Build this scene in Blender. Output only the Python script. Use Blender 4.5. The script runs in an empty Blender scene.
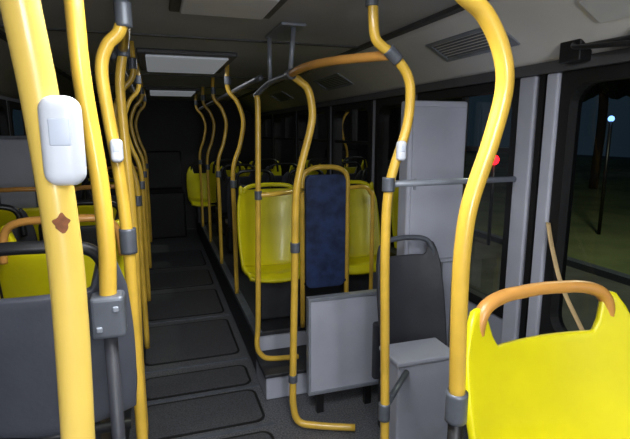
import bpy, bmesh, math, random
from mathutils import Vector, Matrix
random.seed(4)
sc = bpy.context.scene
sc.view_settings.view_transform = 'Standard'
COL = sc.collection

def lin(c):
    return tuple(((x/255)/12.92 if x/255 <= .04045 else (((x/255)+.055)/1.055)**2.4) for x in c)

def mat(name, rgb, rough=.5, metal=0, var=.12, scale=8, rgb2=None, bump=0, bscale=60, spec=.5, coat=0, stretch=None, thr=None):
    m = bpy.data.materials.new(name); m.use_nodes = True
    nt = m.node_tree; p = nt.nodes['Principled BSDF']
    c = lin(rgb)
    c2 = lin(rgb2) if rgb2 else tuple(x*(1-var*2) for x in c)
    tc = nt.nodes.new('ShaderNodeTexCoord'); n = nt.nodes.new('ShaderNodeTexNoise')
    n.inputs['Scale'].default_value = scale; n.inputs['Detail'].default_value = 6
    mp = nt.nodes.new('ShaderNodeMapping')
    if stretch: mp.inputs['Scale'].default_value = stretch
    nt.links.new(tc.outputs['Object'], mp.inputs[0]); nt.links.new(mp.outputs[0], n.inputs['Vector'])
    r = nt.nodes.new('ShaderNodeValToRGB')
    a, b = thr if thr else (.35, .65)
    r.color_ramp.elements[0].position = a; r.color_ramp.elements[1].position = b
    r.color_ramp.elements[0].color = (*c2, 1); r.color_ramp.elements[1].color = (*c, 1)
    nt.links.new(n.outputs['Fac'], r.inputs[0]); nt.links.new(r.outputs[0], p.inputs['Base Color'])
    p.inputs['Roughness'].default_value = rough; p.inputs['Metallic'].default_value = metal
    p.inputs['Specular IOR Level'].default_value = spec; p.inputs['Coat Weight'].default_value = coat
    p.inputs['Coat Roughness'].default_value = .12
    if bump:
        n2 = nt.nodes.new('ShaderNodeTexNoise'); n2.inputs['Scale'].default_value = bscale
        bp = nt.nodes.new('ShaderNodeBump'); bp.inputs['Strength'].default_value = bump; bp.inputs['Distance'].default_value = .01
        nt.links.new(tc.outputs['Object'], n2.inputs['Vector']); nt.links.new(n2.outputs['Fac'], bp.inputs['Height'])
        nt.links.new(bp.outputs[0], p.inputs['Normal'])
    return m

def emis(name, rgb, s):
    m = bpy.data.materials.new(name); m.use_nodes = True
    p = m.node_tree.nodes['Principled BSDF']
    p.inputs['Base Color'].default_value = (*lin(rgb), 1)
    p.inputs['Emission Color'].default_value = (*lin(rgb), 1); p.inputs['Emission Strength'].default_value = s
    return m

M = dict(
 pole=mat('pole_yellow', (234,190,70), .32, var=.1, scale=9, coat=.5),
 poleA=mat('pole_yellow_bright', (246,210,100), .34, var=.05, scale=5, coat=.4),
 orange=mat('handle_ochre', (212,152,74), .38, var=.08, coat=.2),
 seaty=mat('seat_yellow', (234,222,18), .36, var=.06, scale=4, bump=.05, coat=.15),
 seatg=mat('seat_grey', (86,89,98), .42, var=.12, scale=5, bump=.08),
 seatd=mat('seat_dark', (56,57,63), .5, var=.12, scale=5, bump=.08),
 black=mat('black_plastic', (26,26,28), .4, var=.1),
 rubber=mat('rubber', (14,14,15), .55, var=.1),
 clamp=mat('clamp_grey', (106,111,119), .42, metal=.3, var=.12, scale=20),
 steel=mat('grey_steel', (156,162,172), .35, metal=.3, var=.08, scale=12),
 white=mat('white_laminate', (186,189,202), .5, var=.08, scale=3),
 wall=mat('wall_panel', (168,171,184), .5, var=.07, scale=2),
 cove=mat('cove_panel', (220,218,214), .5, var=.06, scale=2),
 ceil=mat('ceiling_panel', (184,184,184), .6, var=.08, scale=2),
 ceild=mat('ceiling_trim', (84,84,86), .5, var=.1),
 floor=mat('floor_vinyl', (116,117,121), .42, var=.2, scale=110, rgb2=(58,59,62), bump=.15, bscale=180),
 hatch=mat('floor_hatch', (92,93,98), .4, scale=130, rgb2=(54,55,59), bump=.15, bscale=180),
 plat=mat('platform_side', (46,47,51), .5, var=.15, scale=20),
 blue=mat('blue_vinyl', (44,66,112), .6, scale=14, rgb2=(26,40,74), bump=.15, bscale=40),
 box=mat('button_white', (222,226,234), .35, var=.02),
 button=mat('button_blue', (204,212,226), .35, var=.02),
 rust=mat('rust', (150,92,56), .8, var=.2, scale=90),
 seam=mat('seam_dark', (50,50,52), .6),
 strap=mat('strap_tan', (196,168,120), .6, var=.15),
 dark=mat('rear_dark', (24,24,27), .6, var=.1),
 sign=mat('label_white', (220,222,224), .5, var=.03),
 grass=mat('grass', (120,128,80), .9, scale=.6, rgb2=(84,94,56)),
 road=mat('asphalt', (100,100,92), .9, scale=2, rgb2=(82,82,76)),
 leaf=mat('foliage', (40,62,38), .9, scale=6, rgb2=(14,24,16)),
 trunk=mat('bark', (60,48,38), .9, scale=10),
 red=emis('red_lamp', (255,20,30), 10), grn=emis('green_lamp', (60,255,120), 2), warm=emis('warm_lamp', (255,220,160), 6), cool=emis('cool_lamp', (120,170,255), 4),
 dif_off=mat('hatch_translucent', (235,236,238), .4, var=.03),
 dim=emis('lamp_diffuser_dim', (220,226,235), .16),
 dif=emis('lamp_diffuser', (240,245,255), 3),
)
g = bpy.data.materials.new('window_glass'); g.use_nodes = True
nt = g.node_tree; nt.nodes.clear()
o = nt.nodes.new('ShaderNodeOutputMaterial'); mx = nt.nodes.new('ShaderNodeMixShader'); tr = nt.nodes.new('ShaderNodeBsdfTransparent')
gl = nt.nodes.new('ShaderNodeBsdfGlossy'); fr = nt.nodes.new('ShaderNodeFresnel'); fr.inputs[0].default_value = 1.17
nz = nt.nodes.new('ShaderNodeTexNoise'); nz.inputs['Scale'].default_value = 3
rp = nt.nodes.new('ShaderNodeMapRange'); rp.inputs['To Min'].default_value = .5; rp.inputs['To Max'].default_value = .7
nt.links.new(nz.outputs['Fac'], rp.inputs['Value'])
cb = nt.nodes.new('ShaderNodeCombineColor')
for i in range(3): nt.links.new(rp.outputs[0], cb.inputs[i])
nt.links.new(cb.outputs[0], tr.inputs[0])
gl.inputs['Roughness'].default_value = .02
nt.links.new(fr.outputs[0], mx.inputs[0]); nt.links.new(tr.outputs[0], mx.inputs[1]); nt.links.new(gl.outputs[0], mx.inputs[2]); nt.links.new(mx.outputs[0], o.inputs[0])
M['glass'] = g

def obj(name, bm, m, parent=None, smooth=False):
    me = bpy.data.meshes.new(name); bm.normal_update(); bm.to_mesh(me); bm.free()
    ob = bpy.data.objects.new(name, me); COL.objects.link(ob)
    me.materials.append(M[m])
    if smooth:
        for p in me.polygons: p.use_smooth = True
    if parent: ob.parent = parent
    return ob

def empty(name):
    e = bpy.data.objects.new(name, None); COL.objects.link(e); e.empty_display_size = .05; return e

def box(name, lo, hi, m, parent=None, bev=0, seg=3, smooth=False):
    bm = bmesh.new(); bmesh.ops.create_cube(bm, size=1)
    for v in bm.verts:
        v.co = Vector([(lo[i]+hi[i])/2 + v.co[i]*(hi[i]-lo[i]) for i in range(3)])
    if bev: bmesh.ops.bevel(bm, geom=bm.edges[:], offset=bev, segments=seg, profile=.5, affect='EDGES')
    return obj(name, bm, m, parent, smooth=smooth)

def smooth_path(pts, n=8):
    P = [Vector(p) for p in pts]
    if len(P) < 3: return P
    P = [P[0]*2-P[1]] + P + [P[-1]*2-P[-2]]
    out = []
    for i in range(1, len(P)-2):
        a, b, c, d = P[i-1:i+3]
        for k in range(n):
            t = k/n
            out.append(.5*((2*b)+(c-a)*t+(2*a-5*b+4*c-d)*t*t+(3*b-a-3*c+d)*t**3))
    out.append(P[-2]); return out

def tube(name, pts, r, m, parent=None, n=8, seg=16, sx=1, closed=False, straight=False):
    P = [Vector(p) for p in pts] if straight else smooth_path(pts, n)
    bm = bmesh.new(); rings = []
    T0 = (P[1]-P[0]).normalized()
    ref = Vector((0,1,0)) if abs(T0.y) < .8 else Vector((1,0,0))
    U = (ref - T0*ref.dot(T0)).normalized()
    for i, p in enumerate(P):
        T = (P[min(i+1,len(P)-1)]-P[max(i-1,0)]).normalized()
        U = (U - T*U.dot(T)).normalized(); V = T.cross(U)
        rings.append([bm.verts.new(p+U*math.cos(2*math.pi*k/seg)*r*sx+V*math.sin(2*math.pi*k/seg)*r) for k in range(seg)])
    for a, b in zip(rings, rings[1:]):
        for k in range(seg): bm.faces.new((a[k], a[(k+1)%seg], b[(k+1)%seg], b[k]))
    bm.faces.new(rings[0][::-1]); bm.faces.new(rings[-1])
    bmesh.ops.recalc_face_normals(bm, faces=bm.faces[:])
    return obj(name, bm, m, parent, smooth=True)

def rrect(cx, cz, w, h, r, n=6):
    pts = []
    for (sx, sz, a0) in ((1,1,0),(-1,1,90),(-1,-1,180),(1,-1,270)):
        for k in range(n+1):
            a = math.radians(a0+90*k/n)
            pts.append((cx+sx*(w/2-r)+r*math.cos(a), cz+sz*(h/2-r)+r*math.sin(a)))
    return pts

def frame_ring(name, outer, inner, f, m, parent, depth):
    bm = bmesh.new(); n = len(outer)
    vs = [[bm.verts.new(f(*p, d)) for p in L] for L, d in ((outer,0),(outer,depth),(inner,depth),(inner,0))]
    for q in range(4):
        A = vs[q]; B = vs[(q+1)%4]
        for k in range(n): bm.faces.new((A[k], A[(k+1)%n], B[(k+1)%n], B[k]))
    bmesh.ops.recalc_face_normals(bm, faces=bm.faces[:])
    return obj(name, bm, m, parent)

def plate(name, outline, f, m, parent, depth):
    bm = bmesh.new()
    a = [bm.verts.new(f(*p,0)) for p in outline]; b = [bm.verts.new(f(*p,depth)) for p in outline]
    bm.faces.new(a); bm.faces.new(b[::-1]); n = len(outline)
    for k in range(n): bm.faces.new((a[k], b[k], b[(k+1)%n], a[(k+1)%n]))
    bmesh.ops.recalc_face_normals(bm, faces=bm.faces[:])
    return obj(name, bm, m, parent)

# ---------------------------------------------------------------- shell
XL, XR, YB, YF, ZC = -1.08, 1.6, 8.2, -2.2, 2.1
ZW0, ZW1 = .70, 1.83
box('floor', (XL-.05, YF, -.08), (XR+.05, YB, 0), 'floor')
box('ceiling', (XL-.05, YF, ZC), (XR+.05, YB, ZC+.06), 'ceil')
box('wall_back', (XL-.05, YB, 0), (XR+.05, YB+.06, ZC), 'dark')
box('wall_front', (XL-.05, YF-.06, 0), (XR+.05, YF, ZC), 'wall')

def side_wall(name, x, sgn, wins, wm):
    root = empty(name)
    f0, f1 = (x, x+.05) if sgn > 0 else (x-.05, x)
    box('lower_panel', (f0, YF, 0), (f1, YB, ZW0), wm, root)
    box('upper_panel', (f0, YF, ZW1), (f1, YB, ZC), wm, root)
    e = [YF]
    for a, b in wins: e += [a, b]
    e.append(YB)
    for i in range(0, len(e), 2):
        if e[i+1]-e[i] > .01: box('pillar_%d' % i, (f0, e[i], ZW0), (f1, e[i+1], ZW1), wm, root)
    return root
RW = [(-1.9,-.6),(-.45,.45),(.55,1.60),(1.85,2.75),(2.86,3.36),(3.46,4.32),(4.42,5.5),(5.6,6.7),(6.8,7.9)]
LW = [(-1.9,-.6),(-.45,.75),(.85,1.9),(2.0,3.1),(3.2,4.3),(4.4,5.5),(5.6,6.7),(6.8,7.9)]
side_wall('wall_right', XR, 1, RW, 'wall'); side_wall('wall_left', XL, -1, LW, 'wall')
wi = 0
for x, s, W in ((XR,1,RW),(XL,-1,LW)):
    for a, b in W:
        wi += 1
        root = empty('window_%d' % wi)
        c = (a+b)/2; w = b-a; h = ZW1-ZW0; cz = (ZW0+ZW1)/2
        f = lambda p, q, d, x=x, s=s: (x+s*(.05-d), p, q)
        frame_ring('rubber_gasket', rrect(c,cz,w+.02,h+.02,.01), rrect(c,cz,w-.08,h-.08,.09), f, 'rubber', root, .065)
        bm = bmesh.new()
        vs = [bm.verts.new((x+s*.03, p, q)) for p, q in ((a,ZW0),(b,ZW0),(b,ZW1),(a,ZW1))]
        bm.faces.new(vs); obj('pane', bm, 'glass', root)
        if w > .8 and not (x > 0 and a < 1.7):
            box('sash_bar', (min(x+s*.005,x+s*.03), a+.03, 1.5), (max(x+s*.005,x+s*.03), b-.03, 1.525), 'rubber', root)
            box('sash_mullion', (min(x+s*.005,x+s*.03), c-.015, 1.52), (max(x+s*.005,x+s*.03), c+.015, ZW1-.03), 'rubber', root)

def cove(name, x0, x1, m):
    bm = bmesh.new(); prof = []
    for k in range(9):
        t = k/8; a = t*math.pi/2
        prof.append((x0+(x1-x0)*(t*.8+.2*math.sin(a)), ZC-(ZC-1.87)*(t*.8+.2*(1-math.cos(a)))))
    A = [bm.verts.new((p[0], YF, p[1]-.001)) for p in prof]; B = [bm.verts.new((p[0], YB, p[1]-.001)) for p in prof]
    for k in range(8): bm.faces.new((A[k],A[k+1],B[k+1],B[k]))
    ob = obj(name, bm, m, None, True); md = ob.modifiers.new('s','SOLIDIFY'); md.thickness = .004
    return ob
cove('trim_1', 1.2, 1.6, 'cove'); cove('trim_2', -.72, XL, 'ceil')
box('trim_3', (1.17, YF, ZC-.018), (1.21, YB, ZC), 'ceild')
box('trim_4', (-.74, YF, ZC-.018), (-.70, YB, ZC), 'ceild')
box('trim_5', (1.555, YF, 1.84), (1.6, YB, 1.885), 'ceild')
i = 6
for y in (-1.2, .4, 1.6, 2.75, 4.6, 5.7, 6.9):
    box('trim_%d' % i, (-.7, y, ZC-.008), (1.17, y+.035, ZC), 'ceild'); i += 1
for (y0, y1) in ((1.72,2.25),(3.5,4.1),(5.2,5.8)):
    r = empty('ceiling_vent')
    def cp(t, y, d):
        a = t*math.pi/2; x = 1.2+.4*(t*.8+.2*math.sin(a)); z = ZC-.23*(t*.8+.2*(1-math.cos(a)))
        return (x-d*.5, y, z-d*.86)
    frame_ring('vent_frame', [(.3,y0),(.3,y1),(.62,y1),(.62,y0)], [(.34,y0+.03),(.34,y1-.03),(.58,y1-.03),(.58,y0+.03)], lambda p,q,d: cp(p,q,d), 'steel', r, .012)
    for k in range(6):
        t = .36+k*.038
        plate('slat_%d' % k, [(t,y0+.03),(t,y1-.03),(t+.02,y1-.03),(t+.02,y0+.03)], lambda p,q,d: cp(p,q,d), 'clamp', r, .008)

r = empty('roof_hatch')
box('frame', (.08, 1.75, ZC-.02), (.5, 2.15, ZC), 'ceild', r, .008)
box('lid', (.12, 1.79, ZC-.035), (.46, 2.11, ZC-.015), 'dif_off', r, .01)
for (y0, y1, on) in ((-1.4,-.3,True),(.5,1.35,True),(3.2,4.1,False),(5.9,6.7,False)):
    r = empty('ceiling_lamp')
    box('housing', (-.08, y0, ZC-.03), (.53, y1, ZC), 'ceild', r, .01)
    box('diffuser', (-.03, y0+.05, ZC-.045), (.48, y1-.05, ZC-.028), 'dif' if on else 'dim', r, .01)

# platforms
box('raised_floor', (-1.075, -2.0, .001), (-.22, 7.9, .26), 'plat', bev=.01)
box('raised_floor', (.62, -2.0, .001), (1.595, 1.45, .24), 'plat', bev=.01)
r = empty('raised_floor')
box('block', (.56, 2.95, .001), (1.595, 7.9, .30), 'plat', r, .01)
box('edge_strip', (.545, 2.951, .27), (.60, 7.9, .31), 'clamp', r, .006)
r = empty('step')
box('riser', (.55, 2.62, .001), (1.59, 2.93, .15), 'white', r, .01)
box('tread', (.54, 2.60, .15), (1.59, 2.93, .175), 'plat', r, .008)
box('upper_riser', (.57, 2.93, .175), (1.59, 2.949, .27), 'white', r)

for (y0, y1) in ((1.95,2.33),(2.42,2.78),(2.84,3.12),(3.3,4.0),(4.15,4.85),(5.0,5.6),(5.8,6.6)):
    r = empty('floor_hatch')
    f = lambda p, q, d: (p, q, d)
    xc, w = .17, .68
    frame_ring('groove', rrect(xc,(y0+y1)/2,w,y1-y0,.06), rrect(xc,(y0+y1)/2,w-.03,y1-y0-.03,.05), f, 'rubber', r, .004)
    plate('cover', rrect(xc,(y0+y1)/2,w-.034,y1-y0-.034,.05), f, 'hatch', r, .006)
for y in (2.37, 2.8, 3.2, 4.08):
    box('aisle_threshold_strip', (-.2, y, 0), (.54, y+.02, .008), 'clamp')

# ---------------------------------------------------------------- poles
R = .019
def joint(root, p, axis='z', r=.025, L=.06, nm='joint'):
    d = {'z':Vector((0,0,1)),'y':Vector((0,1,0)),'x':Vector((1,0,0))}[axis] if isinstance(axis,str) else Vector(axis).normalized()
    p = Vector(p)
    tube(nm, [p-d*L/2, p-d*L/2*.8, p, p+d*L/2*.8, p+d*L/2], r, 'clamp', root, straight=True)

def bell_button(root, x, y, z, w=.05, h=.1, d=.05):
    box('bell_box', (x-w/2, y-d, z-h/2), (x+w/2, y-.008, z+h/2), 'box', root, w*.36, 6, True)
    box('push_button', (x-w*.25, y-d-.001, z-h*.05), (x+w*.25, y-d+.004, z+h*.25), 'button', root, .002, 3, True)

r = empty('grab_pole')
y = .62
tube('tube', [(-.145,y,2.1),(-.135,y,1.80),(-.130,y,1.74),(-.12,y,1.64),(-.112,y,1.51),(-.110,y,1.40),(-.115,y,1.22),(-.125,y,1.0),(-.13,y,.26)], .02, 'poleA', r)
bell_button(r, -.097, y, 1.590, .043, .098, .04)
joint(r, (-.13,y,.28), r=.034, L=.04, nm='base_flange')
bm = bmesh.new(); rows=[]
for i in range(9):
    row=[]
    for j in range(9):
        u=(i-4)/4; v=(j-4)/4; q=math.hypot(u,v)
        if q>1: u/=q; v/=q
        an = .22+u*.42*(1+.2*math.sin(5*v)); zz=1.498+v*.010*(1+.25*math.sin(4*u+1))
        cx=-.1113
        row.append(bm.verts.new((cx+math.sin(an)*(.0208), y-math.cos(an)*(.0208), zz)))
    rows.append(row)
for i in range(8):
    for j in range(8):
        try: bm.faces.new((rows[i][j],rows[i+1][j],rows[i+1][j+1],rows[i][j+1]))
        except Exception: pass
obj('rust_chip', bm, 'rust', r, True)

r = empty('grab_pole')
y = 1.15
tube('tube', [(-.16,y,2.1),(-.145,y,1.9),(-.14,y,1.71),(-.122,y,1.5),(-.118,y,1.34),(-.125,y,1.2)], R, 'pole', r)
box('clamp_plate', (-.162,y-.03,1.135), (-.088,y+.03,1.235), 'clamp', r, .01)
box('clamp_bolt', (-.15,y-.036,1.155), (-.137,y-.028,1.168), 'steel', r, .003)
box('clamp_bolt_b', (-.113,y-.036,1.20), (-.10,y-.028,1.213), 'steel', r, .003)
tube('stub', [(-.125,y,1.14),(-.125,y,.27)], R*.8, 'seatd', r)

r = empty('grab_pole')
y = 1.6
tube('tube', [(-.07,y,1.94),(-.085,y,1.89),(-.12,y,1.85),(-.14,y,1.78),(-.13,y,1.64),(-.11,y,1.45),(-.10,y,1.23),(-.10,y,1.03),(-.10,y,.8),(-.1,y,.26)], R, 'pole', r)
joint(r, (-.07,y,1.94), L=.07); joint(r, (-.10,y,1.26), L=.08, r=.026)
tube('ceiling_stub', [(-.07,y,1.96),(-.06,y,2.1)], .016, 'clamp', r)
tube('top_rail', [(-.07,1.62,1.93),(-.08,1.85,1.935),(-.10,2.1,1.92)], R, 'pole', r)
bell_button(r, -.112, y, 1.545, .036, .07, .05)
r = empty('grab_pole')
y = 2.1
tube('tube', [(-.10,y,1.92),(-.12,y,1.80),(-.12,y,1.69),(-.115,y,1.5),(-.11,y,1.32),(-.11,y,1.07),(-.12,y,.66),(-.12,y,.26)], R, 'pole', r)
joint(r, (-.10,y,1.92)); tube('ceiling_stub', [(-.10,y,1.93),(-.09,y,2.1)], .016, 'clamp', r)

r = empty('grab_pole')
y = .85
tube('tube', [(.50,y,2.09),(.53,y,1.93),(.57,y,1.87),(.63,y,1.83),(.675,y,1.765),(.69,y,1.69),(.665,y,1.58),(.625,y,1.46),(.612,y,1.37),(.61,y,1.25),(.618,y,1.0)], .0185, 'pole', r)
joint(r, (.618,y,.985), r=.025, L=.07); tube('post', [(.618,y,.95),(.618,y,.02)], R*.9, 'black', r)

r = empty('grab_pole')
y = 1.55
tube('tube', [(.705,y,2.1),(.71,y,2.03),(.72,y,1.92),(.75,y,1.885),(.79,y,1.86),(.845,y,1.80),(.862,y,1.73),(.85,y,1.61),(.79,y,1.41),(.78,y,1.17),(.79,y,.8),(.80,y,.4),(.80,y,0)], .0175, 'pole', r)
joint(r, (.79,y,1.86), axis=(.75,0,-.65), L=.055, r=.022); joint(r, (.707,y,2.03), L=.04, r=.022)
joint(r, (.786,y,1.415), L=.05, r=.023); joint(r, (.795,y,.52), L=.07, r=.023)
bell_button(r, .82, y, 1.535, .032, .07, .04)
tube('cross_rail', [(.79,1.56,1.415),(1.59,1.83,1.385)], .013, 'steel', r)
tube('knee_rail', [(.795,1.56,.52),(1.03,1.8,.52)], .014, 'clamp', r)

r = empty('grab_pole')
y = 2.3
tube('tube', [(.63,y,1.87),(.68,y,1.84),(.72,y,1.80),(.74,y,1.706),(.73,y,1.61),(.676,y,1.41),(.653,y,1.26),(.645,y,.9),(.63,y,.3),(.632,y,.13),(.66,y-.01,.045),(.74,y-.05,.03),(.94,y-.13,.025)], R, 'pole', r)
tube('top_rail', [(.63,y,1.87),(.64,2.1,1.88),(.68,1.85,1.875),(.79,1.57,1.862)], .0175, 'orange', r)
joint(r, (.63,y,1.87), axis='y'); joint(r, (.648,y,1.02), L=.05); joint(r, (.63,y,.3), L=.04)
tube('ceiling_stub', [(.63,y,1.88),(.65,y,2.1)], .012, 'steel', r)
box('ceiling_bracket', (.58,2.26,2.085), (.70,2.62,2.099), 'steel', r, .004)
tube('rear_rail', [(.63,2.3,1.87),(.60,2.6,1.86),(.55,2.75,1.80)], R*.8, 'clamp', r)
tube('ceiling_stub_b', [(.60,2.6,1.86),(.60,2.6,2.1)], .012, 'steel', r)

r = empty('grab_pole')
y = 2.72
tube('tube', [(.55,y,1.80),(.555,y,1.7),(.545,y,1.2),(.53,y,.5),(.52,y,.33),(.54,y,.26),(.60,y,.22),(.78,y,.205)], R*.85, 'pole', r)
tube('guard_rail', [(.55,y,1.24),(.66,y,1.245),(.86,2.88,1.24)], R*.8, 'pole', r)
joint(r, (.547,y,1.24), L=.05, r=.022)

for (x, s, ys) in ((-.12,-1,(3.0,3.9,4.9,6.1)),(.56,1,(3.75,4.7,5.7,6.7))):
    for y in ys:
        r = empty('grab_pole')
        tube('tube', [(x-.02*s,y,2.1),(x-.02*s,y,1.92),(x+.05*s,y,1.82),(x+.09*s,y,1.68),(x+.06*s,y,1.5),(x,y,1.3),(x,y,.9),(x,y,.31 if s>0 else .27)], R*.9, 'pole', r, seg=10)
        joint(r, (x,y,1.2)); joint(r,(x-.02*s,y,1.98))
    r = empty('ceiling_grab_rail')
    y0 = 2.1 if s<0 else 2.75
    yy = [y0]+list(ys)
    tube('rail', [(x+.02*s, q, 1.90) for q in yy], R*.9, 'clamp' , r)

# ---------------------------------------------------------------- seats
def seat(name, cx, cy, zpan, ztop, w, sm, hm, face=1, zfloor=0, pan=True, hr=.014, open_h=.125, arch=.66, plen=.42):
    root = empty(name)
    W = w/2; NX, NT = 28, 14
    bm = bmesh.new(); G = []
    def topz(s):
        a = abs(s)
        k = min(1, max(0, (a-(arch-.16))/.2)); k = k*k*(3-2*k)
        z = ztop-open_h + k*(open_h-.02)
        q = arch+.08
        if a > q: z -= .11*((a-q)/(1-q))**2.2
        return z
    for i in range(NX+1):
        s = -1+2*i/NX; row = []
        for j in range(NT+1):
            t = j/NT; z = zpan+(topz(s)-zpan)*t
            h = (z-zpan)/(ztop-zpan)
            x = cx + s*W*(.94+.06*math.sin(math.pi*min(1,h*1.1)))
            y = cy + face*(.075*s*s*(1-.35*h) + .05*(1-h) - .06*h)
            row.append(bm.verts.new((x,y,z)))
        G.append(row)
    for i in range(NX):
        for j in range(NT): bm.faces.new((G[i][j],G[i+1][j],G[i+1][j+1],G[i][j+1]))
    sh = obj('backrest', bm, sm, root, True)
    md = sh.modifiers.new('s','SOLIDIFY'); md.thickness = .022; md.offset = 0
    md = sh.modifiers.new('b','BEVEL'); md.width = .007; md.segments = 2; md.limit_method = 'ANGLE'; md.angle_limit = .9
    H = []
    a = arch*W
    for (x, z) in ((-a-.012,ztop-open_h-.03),(-a-.008,ztop-open_h+.02),(-a+.002,ztop-.05),(-a*.86,ztop-.018),(-a*.6,ztop-.003),(-a*.3,ztop),(0,ztop+.002),(a*.3,ztop),(a*.6,ztop-.003),(a*.86,ztop-.018),(a-.002,ztop-.05),(a+.008,ztop-open_h+.02),(a+.012,ztop-open_h-.03)):
        yy = .075*(x/W)**2*.65 - .06 - (.016 if face>0 else -.016)
        H.append((cx+x, cy+face*yy, z))
    tube('handle', H, hr, hm, root, n=5, seg=12, sx=1.25)
    if pan:
        bm = bmesh.new(); G = []
        for i in range(17):
            s = -1+2*i/16; row = []
            for j in range(13):
                t = j/12; f = plen*t
                x = cx+s*W*.94*(1-.10*t**3); y = cy+face*(.05+.075*s*s*(1-t)+f)
                z = zpan+.0 + .03*s*s - .02*math.sin(math.pi*t) - .05*max(0,t-.8)/.2
                row.append(bm.verts.new((x,y,z)))
            G.append(row)
        for i in range(16):
            for j in range(12): bm.faces.new((G[i][j],G[i+1][j],G[i+1][j+1],G[i][j+1]))
        o_ = obj('seat_pan', bm, sm, root, True); md = o_.modifiers.new('s','SOLIDIFY'); md.thickness = .022; md.offset = 0
        a0 = cy+face*.12; a1 = cy+face*(plen-.06)
        box('pedestal', (cx-W*.5, min(a0,a1), zfloor+.005), (cx+W*.5, max(a0,a1), zpan-.03), 'plat', root, .02)
    tube('side_bar', [(cx-W*.9, cy+face*.06, zpan-.02),(cx+W*.9, cy+face*.06, zpan-.02)], .014, 'black', root)
    return root

seat('passenger_seat', 1.0, .98, .70, 1.168, .60, 'seaty', 'orange', -1, .24, hr=.018, arch=.73, open_h=.13)
rows = [(1.24,'seatg','black',1.35,.44,-.305,-.78),(1.98,'seaty','orange',1.29,.48,-.345,-.84),(2.7,'seatd','black',1.25,.45,-.37,-.83),(3.45,'seaty','orange',1.25,.45,-.37,-.83),(4.2,'seatd','black',1.22,.45,-.37,-.83),(5.0,'seatd','black',1.22,.45,-.37,-.83),(5.8,'seaty','orange',1.22,.45,-.37,-.83)]
for (y, sm, hm, zt, w, xa, xb) in rows:
    for cx in (xa, xb):
        seat('passenger_seat', cx, y, zt-.52, zt, w, sm, hm, 1, .26, arch=.78)
for cx, w in ((.745,.48),(1.345,.46)):
    seat('passenger_seat', cx, 3.3, .66, 1.23, w, 'seaty', 'seaty', -1, .30, open_h=.03, plen=.24, arch=.8)
for y, sm in ((4.2,'seatd'),(5.0,'seatd'),(5.9,'seaty')):
    for cx in (.80, 1.27):
        seat('passenger_seat', cx, y, .75, 1.27, .45, sm, 'black', 1, .30)
for cx in (.62, 1.08):
    seat('passenger_seat', cx, 7.3, .62, 1.12, .44, 'seaty', 'black', -1, .30)
r = seat('folding_seat', 1.2, 2.12, .42, 1.06, .38, 'seatd', 'clamp', -1, 0, pan=False, open_h=.09, arch=.75)
box('folded_pan', (1.03, 2.14, .30), (1.37, 2.18, .62), 'seatd', r, .015)
box('base', (1.08, 2.14, .0), (1.32, 2.19, .42), 'plat', r, .01)

r = empty('padded_divider_panel')
f = lambda p, q, d: (p, 2.88+d, q)
plate('pad', rrect(1.02,.96,.27,.74,.04), f, 'blue', r, .05)
x0, x1 = .865, 1.175
tube('tube_frame', [(x0,2.9,.32),(x0,2.9,.7),(x0,2.9,1.1),(x0,2.9,1.28),(x0+.02,2.9,1.345),(x0+.08,2.9,1.375),(1.02,2.9,1.38),(x1-.08,2.9,1.375),(x1-.02,2.9,1.345),(x1,2.9,1.28),(x1,2.9,1.1),(x1,2.9,.7),(x1,2.9,.32)], .016, 'pole', r)
tube('side_rail', [(x1,2.9,1.24),(1.3,2.93,1.24),(1.36,2.95,1.2),(1.38,2.95,1.1),(1.38,2.95,.32)], .014, 'pole', r)
tube('lower_bar', [(x0,2.9,.62),(x1,2.9,.62)], .014, 'black', r)

r = empty('partition_panel')
box('board', (.76, 2.40, .135), (1.18, 2.43, .685), 'white', r, .006)
for nm, lo, hi in (('trim_top',(.755,2.392,.68),(1.185,2.438,.70)),('trim_bottom',(.755,2.392,.12),(1.185,2.438,.14)),('trim_l',(.748,2.392,.12),(.762,2.438,.70)),('trim_r',(1.178,2.392,.12),(1.192,2.438,.70))):
    box(nm, lo, hi, 'steel', r, .003)
box('foot', (.80,2.40,0),(.84,2.43,.12),'black',r); box('foot_b', (1.10,2.40,0),(1.14,2.43,.12),'black',r)

r = empty('partition_panel')
box('board', (-1.075, 3.92, .95), (-.83, 3.95, 1.55), 'wall', r, .006)
box('post', (-.85, 3.915, .262), (-.82, 3.955, 1.57), 'clamp', r, .004)
box('rail', (-1.075, 3.915, 1.55), (-.82, 3.955, 1.575), 'clamp', r, .004)

r = empty('electrical_cabinet')
box('body', (1.245, 2.24, .88), (1.595, 2.34, 1.76), 'white', r, .012)
box('door', (1.265, 2.23, .91), (1.58, 2.242, 1.73), 'white', r, .004)
box('latch', (1.275, 2.22, 1.3), (1.29, 2.232, 1.36), 'steel', r, .003)
box('support_leg', (1.27, 2.26, 0), (1.33, 2.32, .88), 'white', r); box('support_leg_b', (1.5, 2.26, 0), (1.56, 2.32, .88), 'white', r)

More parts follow.
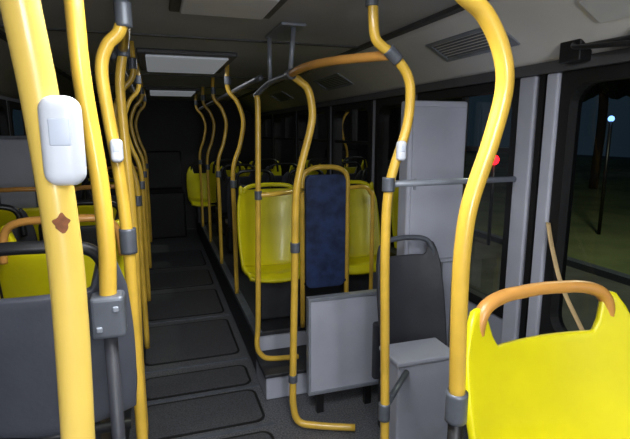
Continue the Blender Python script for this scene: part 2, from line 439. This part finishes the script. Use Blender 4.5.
r = empty('equipment_box')
box('body', (1.0, 1.82, .0), (1.3, 2.0, .54), 'white', r, .012)
box('lid', (.99, 1.81, .54), (1.31, 2.01, .565), 'white', r, .008)
box('trim_20', (1.575, 1.69, .3), (1.6, 1.72, 1.84), 'rubber')
box('trim_21', (1.572, 1.74, .3), (1.6, 1.84, 1.84), 'white', bev=.01)
box('trim_22', (1.572, 1.615, .3), (1.6, 1.68, 1.84), 'white', bev=.01)
r = empty('hanging_strap')
tube('webbing', [(1.57,1.60,1.22),(1.555,1.55,1.12),(1.535,1.46,.98),(1.50,1.30,.84)], .012, 'strap', r, sx=.4)
box('buckle', (1.48,1.275,.80),(1.52,1.32,.85),'black',r,.005)
r = empty('door_mechanism')
tube('linkage_rod', [(1.52,.8,1.90),(1.52,1.55,1.91)], .012, 'black', r)
box('bracket', (1.50,1.45,1.86),(1.56,1.55,1.95),'black',r,.006); box('bracket_b', (1.49,1.15,1.87),(1.56,1.24,1.94),'steel',r,.006)
tube('arm', [(1.52,1.5,1.93),(1.46,1.42,1.9),(1.48,1.2,1.88),(1.53,1.1,1.86)], .009, 'black', r)
r = empty('notice_sign')
f = lambda p,q,d: (1.40+q*.55-d*.5, p, 1.99-q*.32-d*.86)
plate('card', [(1.1,-.1),(1.32,-.1),(1.32,.08),(1.1,.08)], f, 'sign', r, .006)

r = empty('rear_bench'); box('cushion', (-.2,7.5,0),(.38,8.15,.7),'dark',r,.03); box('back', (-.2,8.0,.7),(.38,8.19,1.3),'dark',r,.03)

# ---------------------------------------------------------------- outside
box('ground', (-30,-20,-.95), (45,60,-.9), 'road')
box('grass_verge', (7.5,-18,-.9), (40,50,-.82), 'grass')
box('road_curb', (7.3,-18,-.9), (7.5,50,-.78), 'clamp')
def tree(x,y,h):
    r = empty('tree')
    tube('trunk', [(x,y,-.82),(x+.1,y,h*.4),(x,y+.1,h*.7)], .18, 'trunk', r, seg=8)
    for k in range(9):
        bm = bmesh.new(); bmesh.ops.create_icosphere(bm, subdivisions=3, radius=1)
        s = random.uniform(.7,1.3); c = Vector((x+random.uniform(-1.3,1.3), y+random.uniform(-1.3,1.3), h*.75+random.uniform(-1,1.2)))
        for v in bm.verts: v.co = c+v.co*s*(1+random.uniform(-.16,.16))
        obj('foliage_%d'%k, bm, 'leaf', r)
for (x,y,h) in ((14,8,5),(18,16,6),(13,22,5),(20,4,5.5)): tree(x,y,h)
def lampst(name, x,y,z,m,rad=.12,z0=-.82):
    r = empty(name)
    tube('mast', [(x,y,z0),(x,y,z)], .04, 'black', r, seg=8)
    bm = bmesh.new(); bmesh.ops.create_uvsphere(bm,u_segments=12,v_segments=8,radius=rad)
    for v in bm.verts: v.co += Vector((x,y,z))
    obj('lantern', bm, m, r, True)
lampst('street_lamp', 10,8.6,1.9,'cool',.07); lampst('street_lamp', 24,30,3.0,'warm')
for (x,y,z) in ((6.8,20,.75),(6.3,20,.8),(7.0,8.8,1.0),(6.0,16,1.0)): lampst('signal_lamp', x,y,z,'red',.11,-.9)
lampst('signal_lamp', 5.56,14,1.6,'grn',.07,-.9)

# ---------------------------------------------------------------- lights
def area(name, loc, rot, sx, sy, e, col=(1,1,1)):
    l = bpy.data.lights.new(name,'AREA'); l.shape='RECTANGLE'; l.size=sx; l.size_y=sy; l.energy=e; l.color=col
    ob = bpy.data.objects.new(name,l); ob.location=loc; ob.rotation_euler=rot; COL.objects.link(ob)
area('lamp_light_front', (.22,-.85,2.04), (0,0,0), .5, 1.0, 36, (.95,.97,1))
area('lamp_light_mid', (.22,.92,2.04), (0,0,0), .5, .75, 19, (.95,.97,1))
area('lamp_light_rear', (.22,3.65,2.04), (0,0,0), .5, .75, 3.5, (.95,.97,1))
area('lamp_light_far', (.22,6.3,2.04), (0,0,0), .5, .7, .8, (.95,.97,1))
def pt(name, loc, e, col, rad=.3):
    l = bpy.data.lights.new(name,'POINT'); l.energy=e; l.color=col; l.shadow_soft_size=rad
    ob = bpy.data.objects.new(name,l); ob.location=loc; COL.objects.link(ob)
pt('front_fill_light', (.2,-1.6,1.55), 60, (.96,.98,1), .2)  # unseen fill added behind the camera to brighten the interior, no fixture
pt('street_light', (7,5,4.5), 600, (.85,.95,.7))
w = bpy.data.worlds.new('night'); sc.world = w; w.use_nodes = True
w.node_tree.nodes['Background'].inputs[0].default_value = (.03,.06,.09,1); w.node_tree.nodes['Background'].inputs[1].default_value = .35

cam = bpy.data.cameras.new('camera'); co = bpy.data.objects.new('camera', cam); COL.objects.link(co)
cam.sensor_width = 36; cam.lens = 36*480/630; cam.clip_start = .02
th = math.atan2(.3117,.9502); ph = math.atan2(.1793,.9838)
co.location = (0,0,1.6); co.rotation_euler = (math.pi/2-ph, 0, -th)
sc.camera = co
